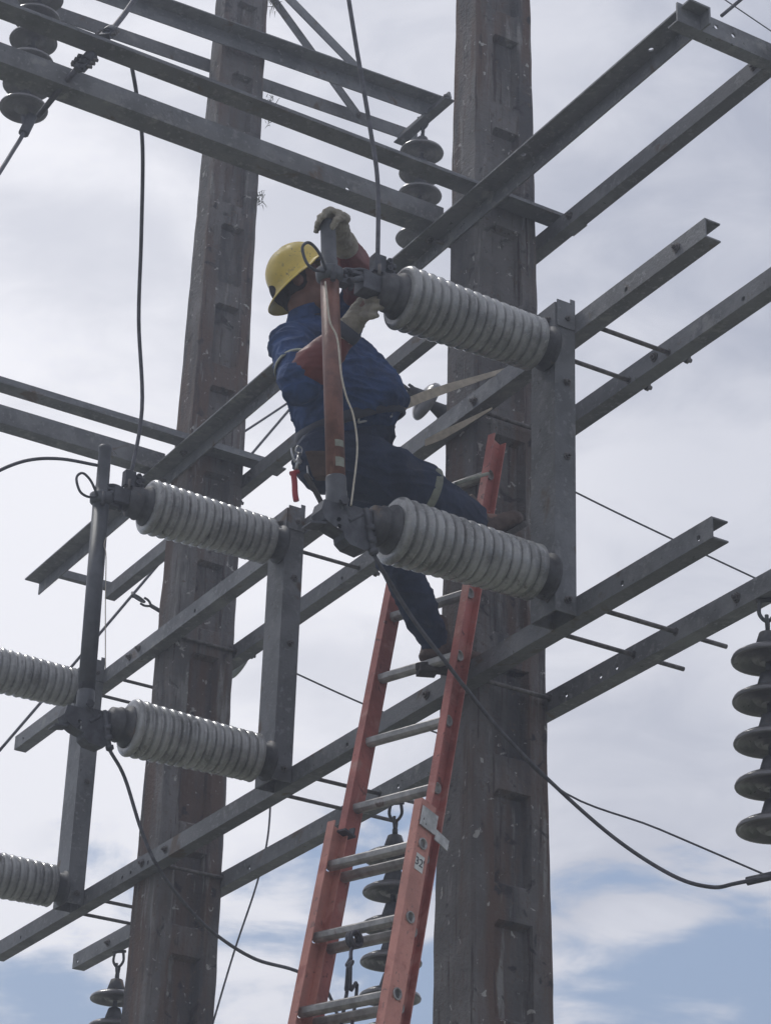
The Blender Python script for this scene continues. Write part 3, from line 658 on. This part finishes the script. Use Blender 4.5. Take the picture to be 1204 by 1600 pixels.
# rope knot over one rung
ra = atp(553, 1468, bo-LN*.02, LN); 
def rope(pts, r=.0065): m.tube(smooth_pts(pts, 6), r, 8)
m = MB(); c = ra
for dx in (-.012, .0, .010):
    cc = c+RD*dx; m.tube([cc+LN*(.028*math.cos(a_*math.pi/6))+LU*(.026*math.sin(a_*math.pi/6)) for a_ in range(13)], .006, 6)
rope([c-LU*.02, c-LU*.045+RD*.004, c-LU*.075-RD*.002]); rope([c-LU*.07, c-LU*.095+RD*.012, c-LU*.085-RD*.012, c-LU*.11])
b1 = atp(533, 1600, LO-LN*.0, LN); b2 = atp(550, 1600, LO-LN*.0, LN)
rope([c-LU*.10+RD*.006, (c-LU*.10)*.6+b1*.4, b1, b1-LU*1.5]); rope([c-LU*.10-RD*.006, (c-LU*.10)*.6+b2*.4, b2, b2-LU*1.5])
tag(m.build('rope', M['cable']), 'dark rope knotted round the ladder rungs, hanging down in two strands', 'rope')
# ------------------------------------------------------------------ lineworker
def sph(m, c, r, n=14, k=9, sc=(1,1,1), fr=None):
    c = Vector(c); ex, ey, ez = fr or (V(1,0,0), V(0,1,0), V(0,0,1)); rings = []
    for i in range(k+1):
        a = math.pi*i/k; rr = max(math.sin(a), 1e-3)*r; zz = -math.cos(a)*r
        rings.append([c+ex*(rr*math.cos(2*math.pi*j/n)*sc[0])+ey*(rr*math.sin(2*math.pi*j/n)*sc[1])+ez*(zz*sc[2]) for j in range(n)])
    m.ring(rings, True, True)
def chain(m, pts, n=14):      # [(point, radius)]
    for p, r in pts: sph(m, p, r, n, 8)
    for (p, r), (q, s_) in zip(pts[:-1], pts[1:]):
        p, q = Vector(p), Vector(q)
        if (q-p).length > 1e-5: m.tube([p, q], [r, s_], n)
def ell(m, secs, n=22):       # [(centre, half u, half v)]
    m.ring([[Vector(c)+Vector(u)*math.cos(2*math.pi*k/n)+Vector(v)*math.sin(2*math.pi*k/n) for k in range(n)] for c, u, v in secs], True, True)
def remesh(m, name, mt, parent, vox, smooth=4, wr=0., wf=14., seed=0, cut=None, disp=None):
    me = bpy.data.meshes.new('t'); me.from_pydata([tuple(p) for p in m.v], [], m.f)
    bm = bmesh.new(); bm.from_mesh(me); bmesh.ops.recalc_face_normals(bm, faces=bm.faces); bm.to_mesh(me); bm.free()
    o = bpy.data.objects.new('t', me); COL.objects.link(o)
    md = o.modifiers.new('r', 'REMESH'); md.mode = 'VOXEL'; md.voxel_size = vox; md.use_smooth_shade = True
    ms = o.modifiers.new('s', 'SMOOTH'); ms.factor = .5; ms.iterations = smooth
    bpy.context.view_layer.update()
    out = bpy.data.meshes.new_from_object(o.evaluated_get(bpy.context.evaluated_depsgraph_get())); bpy.data.objects.remove(o)
    out.name = name
    if wr or disp:
        nr = [v.normal.copy() for v in out.vertices]
        for v, nn in zip(out.vertices, nr):
            d = 0
            if wr:
                c = v.co*wf+Vector((seed, 0, 0)); q = Vector((c.x*.55, c.y*.55, c.z*1.5))
                q = q+noise.noise_vector(v.co*5)*.6
                a_ = 1-abs(noise.noise(q))*2.2; b_ = 1-abs(noise.noise(q*2.1+Vector((5, 1, 2))))*2.6
                d = wr*(max(a_, -.4)**3*.9 if a_ > 0 else 0)+wr*(max(b_, 0)**2*.45-.45)
            if disp: d += disp(v.co)
            v.co += nn*d
    out.polygons.foreach_set('use_smooth', [True]*len(out.polygons))
    out.materials.clear(); out.materials.append(mt)
    ob = bpy.data.objects.new(name, out); COL.objects.link(ob); attach(ob, parent); return ob
def J(px, py, x): return at(px, py, 0, x)
def lerp(a, b, t): return a+(b-a)*t
j = dict(head=J(474,452,6.84), neck=J(478,498,6.86), chest=J(510,560,6.87), belly=J(530,632,6.88), pelvis=J(543,705,6.91),
  Rsh=J(455,540,6.76), Relb=J(470,597,6.58), Rwr=J(543,515,6.38), Rha=J(572,478,6.31),
  Lsh=J(532,520,6.93), Lelb=J(568,446,6.64), Lwr=J(537,380,6.40), Lha=J(520,344,6.30),
  Rhip=J(515,716,6.84), Rkn=J(655,764,6.75), Ran=J(740,816,6.84), Rto=J(826,768,6.80),
  Lhip=J(560,722,6.99), Lkn=J(618,872,6.86), Lan=J(680,1005,6.98), Lto=J(745,1010,6.93))
Pn = thing('person', 'lineworker in yellow hard hat and blue shirt strapped to the pole, both arms raised', 'person', (6.95, -4.2, 5.15))
vr = RT.copy(); vu = UP.copy(); vf = FW.copy()      # only used to lay out anatomical axes
tors_up = (j['neck']-j['pelvis']).normalized()
shd = (j['Lsh']-j['Rsh']); shd = (shd-tors_up*shd.dot(tors_up)).normalized()   # to his left
face_d = tors_up.cross(shd) if tors_up.cross(shd).dot(V(-.5,-.86,0)) > 0 else -tors_up.cross(shd)
face_d.normalize()
# head frame: looking up to the right of the picture
hd = (V(-.62,-.70,.34)).normalized(); hs = hd.cross(V(0,0,1)).normalized(); hu = hs.cross(hd).normalized()
HC = j['head']
m = MB()
sph(m, HC+hu*.035-hd*.01, .098, 20, 14, (.80, 1.02, 1.0), (hs, hd, hu))
sph(m, HC-hu*.045+hd*.022, .070, 18, 12, (.82, .95, 1.0), (hs, hd, hu))       # jaw
sph(m, HC-hu*.085+hd*.062, .026, 12, 8)                                          # chin
chain(m, [(HC+hu*.025+hd*.088, .012), (HC-hu*.012+hd*.112, .017)])              # nose
for sg in (-1, 1):
    sph(m, HC-hu*.012+hd*.105+hs*.013*sg, .010, 8, 6)
    chain(m, [(HC+hu*.035+hd*.080+hs*.014*sg, .012), (HC+hu*.032+hd*.066+hs*.05*sg, .010)])   # brow
    sph(m, HC-hu*.005-hd*.008+hs*.080*sg, .030, 12, 8, (.35, .62, 1.0), (hs, hd, hu))         # ear
    sph(m, HC-hu*.02+hd*.055+hs*.038*sg, .030, 10, 8)                             # cheek
chain(m, [(HC-hu*.050+hd*.086-hs*.022, .010), (HC-hu*.050+hd*.093, .012), (HC-hu*.050+hd*.086+hs*.022, .010)])   # lips
chain(m, [(HC-hu*.05-hd*.02, .060), (j['neck']-tors_up*.01, .062), (j['neck']-tors_up*.06, .060)])
def body_limb(a, b, c, ra, rb, rc): chain(m, [(j[a], ra), (j[b], rb), (j[c], rc)])
ell(m, [(j['neck']-tors_up*.07, shd*.09, face_d*.055), (j['chest'], shd*.16, face_d*.10), (j['belly'], shd*.15, face_d*.11), (j['pelvis'], shd*.15, face_d*.10)])
chain(m, [(j['neck']-tors_up*.07, .045), (j['Rsh'], .045)]); chain(m, [(j['neck']-tors_up*.07, .045), (j['Lsh'], .045)])
body_limb('Rsh','Relb','Rwr',.045,.036,.028); body_limb('Lsh','Lelb','Lwr',.045,.036,.028)
chain(m, [(j['Rwr'], .028), (j['Rha'], .028)]); chain(m, [(j['Lwr'], .028), (j['Lha'], .028)])
chain(m, [(j['Rhip'], .07), (j['Rkn'], .052), (j['Ran'], .036), (lerp(j['Ran'], j['Rto'], .35)-V(0,0,.04), .028)]); chain(m, [(j['Lhip'], .07), (j['Lkn'], .052), (j['Lan'], .036), (lerp(j['Lan'], j['Lto'], .35)-V(0,0,.04), .028)])
remesh(m, 'body', M['skin'], Pn, .007, 3)
for sg in (-1, 1):
    m = MB(); sph(m, HC+hu*.022+hd*.080+hs*.032*sg, .0115, 12, 8); m.build('eye', M['white'], Pn)
m = MB(); sph(m, HC+hu*.035-hd*.022, .104, 20, 14, (.80, 1.0, .98), (hs, hd, hu)); ell(m, [(HC-hu*.05-hd*.075, hs*.05, hd*.02), (HC+hu*.04-hd*.07, hs*.075, hd*.035)])
remesh(m, 'hair', M['hair'], Pn, .008, 2)
# hard hat, full brim
B0 = J(472, 438, 6.84); hn = (UP*.78-RT*.62+FW*.28).normalized()   # crown direction, leaning back
hf = (RT*.74+UP*.66-FW*.1); hf = (hf-hn*hf.dot(hn)).normalized(); hl = hn.cross(hf)
Ht = thing('hard_hat', '', None, (0,0,0)); Ht['label'] = 'yellow full-brim hard hat'
Ht.parent = Pn; Ht.location = B0-Vector(Pn.location)
m = MB(); rings = []
for (h, r, ex) in ((-.020,.164,1.0),(-.017,.167,1.0),(-.010,.162,1.0),(.003,.126,1.0),(.012,.114,1),(.04,.112,1),(.072,.106,1),(.103,.090,1),(.127,.063,1),(.140,.034,1),(.144,.01,1)):
    ring = []
    for k in range(48):
        a_ = 2*math.pi*k/48; rr = r*(1+.07*abs(math.cos(a_))**2); z_ = h
        if r > .12: z_ = h-.016*math.cos(a_*2)*0-.012*abs(math.sin(a_))+(.010 if math.cos(a_) > .6 else 0)
        elif h > .02:
            ridge = math.exp(-(math.sin(a_)*r/.018)**2)*.016 + sum(math.exp(-((math.sin(a_)*r-s_)/.010)**2)*.005 for s_ in (-.045,.045))
            z_ = h+ridge; rr *= 1+ridge*1.2
        ring.append(B0+hn*z_+hf*rr*math.cos(a_)+hl*rr*.93*math.sin(a_))
    rings.append(ring)
m.ring(rings, False, True)
o = m.build('shell', M['hat'], Ht); so = o.modifiers.new('s', 'SOLIDIFY'); so.thickness = .003; so.offset = -1
su = o.modifiers.new('u', 'SUBSURF'); su.levels = 1; su.render_levels = 1
m = MB(); c = B0+hn*.045+hf*.117-hl*0; m.obox(c, hl*.026, hn*.014, hf*.003); m.build('front_badge', M['white'], Ht)
m = MB(); m.tube([B0+hn*.008+(hf*math.cos(a_)*1.06+hl*math.sin(a_)*.95)*.105 for a_ in [2*math.pi*k/24 for k in range(25)]], .007, 6); m.build('headband', M['black'], Ht)
# shirt
m = MB()
C = j['chest']; Bq = j['belly']
ell(m, [(j['neck']-tors_up*.0, shd*.072, face_d*.068), (j['neck']-tors_up*.035, shd*.11, face_d*.085), (j['neck']-tors_up*.085, shd*.175, face_d*.115), (C+tors_up*.02, shd*.19, face_d*.150-0*shd),
        (C-tors_up*.06+face_d*.01, shd*.195, face_d*.190), (Bq+face_d*.035+tors_up*.02, shd*.20, face_d*.222), (Bq-tors_up*.07+face_d*.045, shd*.20, face_d*.222), (j['pelvis']+tors_up*.06+face_d*.025, shd*.185, face_d*.205), (j['pelvis']+tors_up*.03+face_d*.015, shd*.17, face_d*.180)], 28)
def lerp(a, b, t): return a+(b-a)*t
chain(m, [(lerp(j['neck'], j['Rsh'], .55)-tors_up*.04, .075), (j['Rsh'], .082), (lerp(j['Rsh'], j['Relb'], .55), .080), (lerp(j['Rsh'], j['Relb'], 1.0), .082), (lerp(j['Relb'], j['Rwr'], .05), .080)], 18)
chain(m, [(lerp(j['neck'], j['Lsh'], .55)-tors_up*.04, .075), (j['Lsh'], .080), (lerp(j['Lsh'], j['Lelb'], .45), .068), (lerp(j['Lsh'], j['Lelb'], .85), .060)], 18)
remesh(m, 'shirt', M['shirt'], Pn, .0055, 6, .014, 10, 2)
m = MB(); cn = j['neck']+tors_up*.012; cd_ = (HC-hu*.05-j['neck']).normalized()
rings = []
for (h, r) in ((-.02,.080),(.012,.072),(.028,.070),(.026,.064),(-.02,.068)): rings.append([cn+cd_*h+shd*r*math.cos(2*math.pi*k/24)+face_d*r*math.sin(2*math.pi*k/24) for k in range(24)])
m.ring(rings, False, True); m.build('collar', M['shirt'], Pn)
# patch and pen on the sleeve
m = MB(); a_, b_ = J(443,548,6.655), J(461,539,6.64); m.tube([a_, b_], .0055, 6); m.build('sleeve_patch', M['strap'], Pn)
# trousers
m = MB()
ell(m, [(j['pelvis']+tors_up*.12+face_d*.03, shd*.16, face_d*.185), (j['pelvis']+tors_up*.0+face_d*.01, shd*.185, face_d*.185), (j['pelvis']-tors_up*.07-face_d*.03, shd*.165, face_d*.15), (j['pelvis']-tors_up*.11-face_d*.03, shd*.11, face_d*.10)], 24)
chain(m, [(j['Rhip']-face_d*.02-tors_up*.0, .125), (lerp(j['Rhip'], j['Rkn'], .4)+V(0,0,.01), .126), (lerp(j['Rhip'], j['Rkn'], .65)+V(0,0,.01), .116), (lerp(j['Rhip'], j['Rkn'], .85), .098), (j['Rkn'], .100), (lerp(j['Rkn'], j['Ran'], .35), .084), (lerp(j['Rkn'], j['Ran'], .92), .070)], 18)
chain(m, [(j['Lhip'], .115), (lerp(j['Lhip'], j['Lkn'], .5), .095), (j['Lkn'], .078), (lerp(j['Lkn'], j['Lan'], .45), .074), (lerp(j['Lkn'], j['Lan'], .95), .060)], 18)
remesh(m, 'trousers', M['trousers'], Pn, .006, 7, .011, 8, 9)
# rubber sleeves
m = MB(); chain(m, [(lerp(j['Relb'], j['Rwr'], .12), .070), (lerp(j['Relb'], j['Rwr'], .30), .079), (lerp(j['Relb'], j['Rwr'], .5), .070), (lerp(j['Relb'], j['Rwr'], .85), .052)], 18)
remesh(m, 'rubber_sleeve', M['sleeve'], Pn, .007, 4, .005, 12, 4)
m = MB(); chain(m, [(lerp(j['Lsh'], j['Lelb'], .80), .064), (j['Lelb'], .070), (lerp(j['Lelb'], j['Lwr'], .35), .070), (lerp(j['Lelb'], j['Lwr'], .92), .048)], 18)
remesh(m, 'rubber_sleeve', M['sleeve'], Pn, .007, 4, .005, 12, 6)
# gloves: palm, four fingers and thumb
def glove(wr, palm_c, grip_axis, palm_n, curl, r=1., span=.082):
    """palm_c palm centre; grip_axis line the fingers are stacked along (index to little); palm_n direction the palm faces"""
    m = MB(); ga = grip_axis.normalized(); pn = palm_n.normalized(); out = (palm_c-wr); out = (out-pn*out.dot(pn)-ga*out.dot(ga)).normalized()
    chain(m, [(lerp(wr, palm_c, -.25), .042*r), (lerp(wr, palm_c, .3), .038*r), (palm_c-out*.02, .034*r)])
    m2 = []
    for k, (ln, rr) in enumerate(((.076,.0125),(.084,.0130),(.078,.0125),(.062,.0115))):
        off = ga*(span*(k-1.5)/3.4)
        p0 = palm_c+off+out*.018-pn*.004
        chain(m, [(palm_c-out*.03+off*.85, .019*r), (p0, .0165*r)])
        l1, l2, l3 = ln*.44, ln*.32, ln*.26
        a1, a2, a3 = curl
        d1 = out*math.cos(a1)+pn*math.sin(a1); d2 = out*math.cos(a2)+pn*math.sin(a2); d3 = out*math.cos(a3)+pn*math.sin(a3)
        p1 = p0+d1*l1; p2 = p1+d2*l2; p3 = p2+d3*l3
        chain(m, [(p0, rr*1.15*r), (p1, rr*1.1*r), (p2, rr*r), (p3, rr*.85*r)], 10)
    t0 = palm_c-out*.03-ga*span*.42; t1 = t0-ga*.022+out*.02+pn*.018; t2 = t1+out*.018+pn*.028+ga*.004; t3 = t2+pn*.022+ga*.016
    chain(m, [(t0, .019*r), (t1, .0155*r), (t2, .0140*r), (t3, .012*r)], 10)
    return m
# left hand capping the tube top: fingers wrap over from behind towards the camera side
tb = TUBE_R; tdir = (tb[2]-tb[3]).normalized()
tip = tb[2]
pc = tip+V(0.042,-.008,.020)
gm = glove(j['Lwr'], tip+V(.012,-.036,.016), -tdir*.35+V(1,0,0), V(0,.35,-1), (.05, .9, 1.7), 1.02, .086)
remesh(gm, 'leather_glove', M['glove'], Pn, .0045, 2, .003, 30, 3)
# right hand working at the contact
hc = j['Rha']; gd_ = (J(598,470,6.36)-J(548,492,6.42))
gm = glove(j['Rwr'], hc, V(.15,.1,-1), (FW*.75+RT*.5).normalized(), (.25, .75, 1.25), 1.12, .108)
remesh(gm, 'leather_glove', M['glove'], Pn, .0045, 2, .003, 30, 7)
m = MB(); d = (j['Rha']-j['Rwr']).normalized(); m.lathe(lerp(j['Rwr'], j['Rha'], -.32), d, [(0,.052),(.02,.056),(.045,.054),(.046,.048),(0,.046)], 20); m.build('glove_cuff', M['cuff'], Pn)
m = MB(); d = (j['Lha']-j['Lwr']).normalized(); m.lathe(lerp(j['Lwr'], j['Lha'], -.25), d, [(0,.046),(.02,.049),(.05,.047),(.051,.04),(0,.04)], 20); m.build('glove_cuff', M['glove'], Pn)
# boots
def boot(an, to, up_):
    m = MB(); d = (to-an); d.normalize(); u = (up_-d*up_.dot(d)).normalized(); s = d.cross(u)
    base = an-u*.075
    ell(m, [(an+u*.10-d*.01, s*.052, d*.056), (an+u*.03, s*.050, d*.056), (an-u*.03+d*.005, s*.046, d*.062), (base+u*.01, s*.044, d*.07)], 18)
    ell(m, [(base+u*.02-d*.055, s*.030, u*.028), (base+u*.03-d*.02, s*.042, u*.045), (base+u*.03+d*.05, s*.046, u*.046), (base+u*.02+d*.12, s*.050, u*.038), (base+u*.012+d*.175, s*.046, u*.032), (base+u*.008+d*.20, s*.028, u*.020)], 18)
    return m, base, d, u, s
bt = thing('tmp', '', None, (0,0,0)); bpy.data.objects.remove(bt)
for an, to, up_, lb in ((j['Ran'], j['Rto'], (j['Rkn']-j['Ran']).normalized()*.6+V(0,0,1), 'raised boot'), (j['Lan'], j['Lto']+V(0,0,0), V(.1,.3,1), 'lower boot')):
    m, base, d, u, s = boot(an, to, up_)
    b_ = remesh(m, 'boot', M['boot'], Pn, .007, 3, .004, 20, 1); b_['label'] = lb
    m = MB(); out = []
    for k in range(24):
        a_ = 2*math.pi*k/24; ca, sa = math.cos(a_), math.sin(a_); out.append((.065+.145*ca, .046*sa*(1 if ca > -.2 else .85)))
    m.ring([[base-u*.036+d*x+s*y for x, y in out], [base-u*.014+d*x*1.0+s*y*1.05 for x, y in out]], True, False)
    m.obox(base-u*.042-d*.035, d*.035, s*.034, u*.010)
    so_ = m.build('sole', M['sole'], None); 
    so_.data.transform(Matrix.Translation(-Vector(Pn.location))); so_.parent = b_
# tool belt, buckle, harness bands
bc = lerp(j['belly'], j['pelvis'], .50)
def band(c, ax, u, v, ru, rv, h, th, name, mt, tilt=0):
    m = MB(); rings = []
    for hh, k in ((-h/2, 1), (h/2, 1), (h/2, 1+th), (-h/2, 1+th)):
        rings.append([c+ax*hh+u*ru*k*math.cos(2*math.pi*i/40)+v*rv*k*math.sin(2*math.pi*i/40) for i in range(40)])
    vs = [p for r_ in rings for p in r_]; fs = []
    for a_ in range(4):
        for i in range(40): fs.append((a_*40+i, a_*40+(i+1) % 40, ((a_+1) % 4)*40+(i+1) % 40, ((a_+1) % 4)*40+i))
    m.add(vs, fs, True); return m.build(name, mt, Pn)
band(bc+face_d*.03, tors_up, shd, face_d, .192, .205, .042, .06, 'tool_belt', M['cuff'])
d1 = (j['Ran']-j['Rkn']).normalized()
q = lerp(j['Rhip'], j['Rkn'], .93); d1 = (j['Rkn']-j['Rhip']).normalized(); u_ = d1.cross(V(0,0,1)).normalized(); v_ = u_.cross(d1)
kq = lerp(j['Rkn'], j['Ran'], .10); kd = (j['Ran']-j['Rkn']).normalized(); kd = (kd*.5+d1*.6).normalized(); u_ = kd.cross(V(0,0,1)).normalized(); v_ = u_.cross(kd)
band(kq, kd, u_, v_, .099, .099, .030, .05, 'leg_band', M['pale_strap'])
m = MB(); m.tube([J(712,756,6.78), J(735,748,6.83), J(762,740,6.87)], .007, 6); m.build('leg_tether', M['pale_strap'], Pn)
# cuff band of the right shirt sleeve and back strap
ud = (j['Relb']-j['Rsh']).normalized(); uu = ud.orthogonal().normalized(); uv = ud.cross(uu)
band(lerp(j['Rsh'], j['Relb'], .70), ud, uu, uv, .082, .082, .018, .05, 'sleeve_band', M['pale_strap'])
m = MB(); m.tube(smooth_pts([J(478,742,6.79), J(484,752,6.78), J(496,774,6.77), J(507,796,6.77)]), .010, 8); m.build('hanging_strap', M['belt'], Pn)
m = MB(); m.tube(smooth_pts([J(480,728,6.79), J(482,742,6.79), J(487,749,6.79), J(481,750,6.79)]), .004, 6); m.build('snap_hook', M['chrome'], Pn)
for a0, a1, wd_ in (((585,651),(612,642),.022), ((560,655),(582,650),.014)):
    m = MB(); p0_, p1_ = J(*a0, 6.70), J(*a1, 6.70); u_ = V(0,0,wd_)
    m.tube([p0_-u_, p0_+u_, p1_+u_, p1_-u_, p0_-u_], .005, 6); m.build('belt_buckle', M['chrome'], Pn)
# pouch on the belt and pliers
m = MB(); pp = J(500, 728, 6.76); m.obox(pp, V(.02,.03,0), tors_up*.05, V(-.01,.012,0)*1.3); m.obox(pp-tors_up*.0+V(-.012,.0,.035), V(.02,.032,0), tors_up*.012, V(-.012,.014,0)*1.3); m.build('tool_pouch', M['boot'], Pn, .006)
pt = thing('pliers', 'pliers with red grips hanging from the back of the belt', 'pliers', J(466,725,6.80))
m = MB(); m.tube(smooth_pts([J(458,738,6.80), J(460,752,6.80), J(461,772,6.80), J(463,783,6.80)]), [.011]*19, 8); m.tube([J(454,740,6.80), J(466,737,6.80)], .009, 8); m.build('grip', M['plier'], pt)
m = MB(); m.tube([J(463,734,6.80), J(465,720,6.80), J(468,708,6.80)], .007, 6); m.tube(smooth_pts([J(461,722,6.80), J(457,712,6.80), J(455,700,6.80)]), .004, 6); m.lathe(J(465,722,6.805), (1,0,0), [(-.012,.012),(.0,.012)], 10); m.tube(smooth_pts([J(468,710,6.80), J(462,704,6.80), J(466,697,6.80), J(472,702,6.80), J(470,711,6.80)]), .003, 6); m.build('jaws', M['chrome'], pt)
# work-positioning strap round the pole: two runs
st = thing('positioning_strap', 'beige webbing strap from the belt round the near pole', 'strap', J(640,632,6.75))
def webbing(name, pts, wdt, mt):
    P = [p for p, _ in pts]; m = MB(); va = []; pts = [(p, wd*.78) for p, wd in pts]
    for i, (p, wd) in enumerate(pts):
        va.append([p+V(0,0,wd/2)-V(0,.0015,0), p+V(0,0,wd/2)+V(0,.0015,0), p-V(0,0,wd/2)+V(0,.0015,0), p-V(0,0,wd/2)-V(0,.0015,0)])
    m.ring(va, True, False); return m.build(name, mt, st)
webbing('near_webbing', [(J(618,638,6.74), .062), (J(660,620,6.80), .058), (J(700,606,6.83), .050), (J(745,592,6.80), .036), (J(790,578,6.72), .024), (J(808,570,6.68), .02)], .05, M['strap'])
webbing('far_webbing', [(J(664,692,6.80), .036), (J(690,680,6.78), .05), (J(725,662,6.74), .036), (J(768,638,6.68), .010)], .05, M['strap'])
m = MB(); a_, b_ = J(612,641,6.74), J(628,633,6.75); m.obox((a_+b_)/2, (b_-a_)/2, V(0,0,.03), V(.006,0,0)); m.obox(J(585,651,6.73), (b_-a_)*.9, V(0,0,.014), V(.005,0,0)); m.build('buckle', M['chrome'], st, .003)
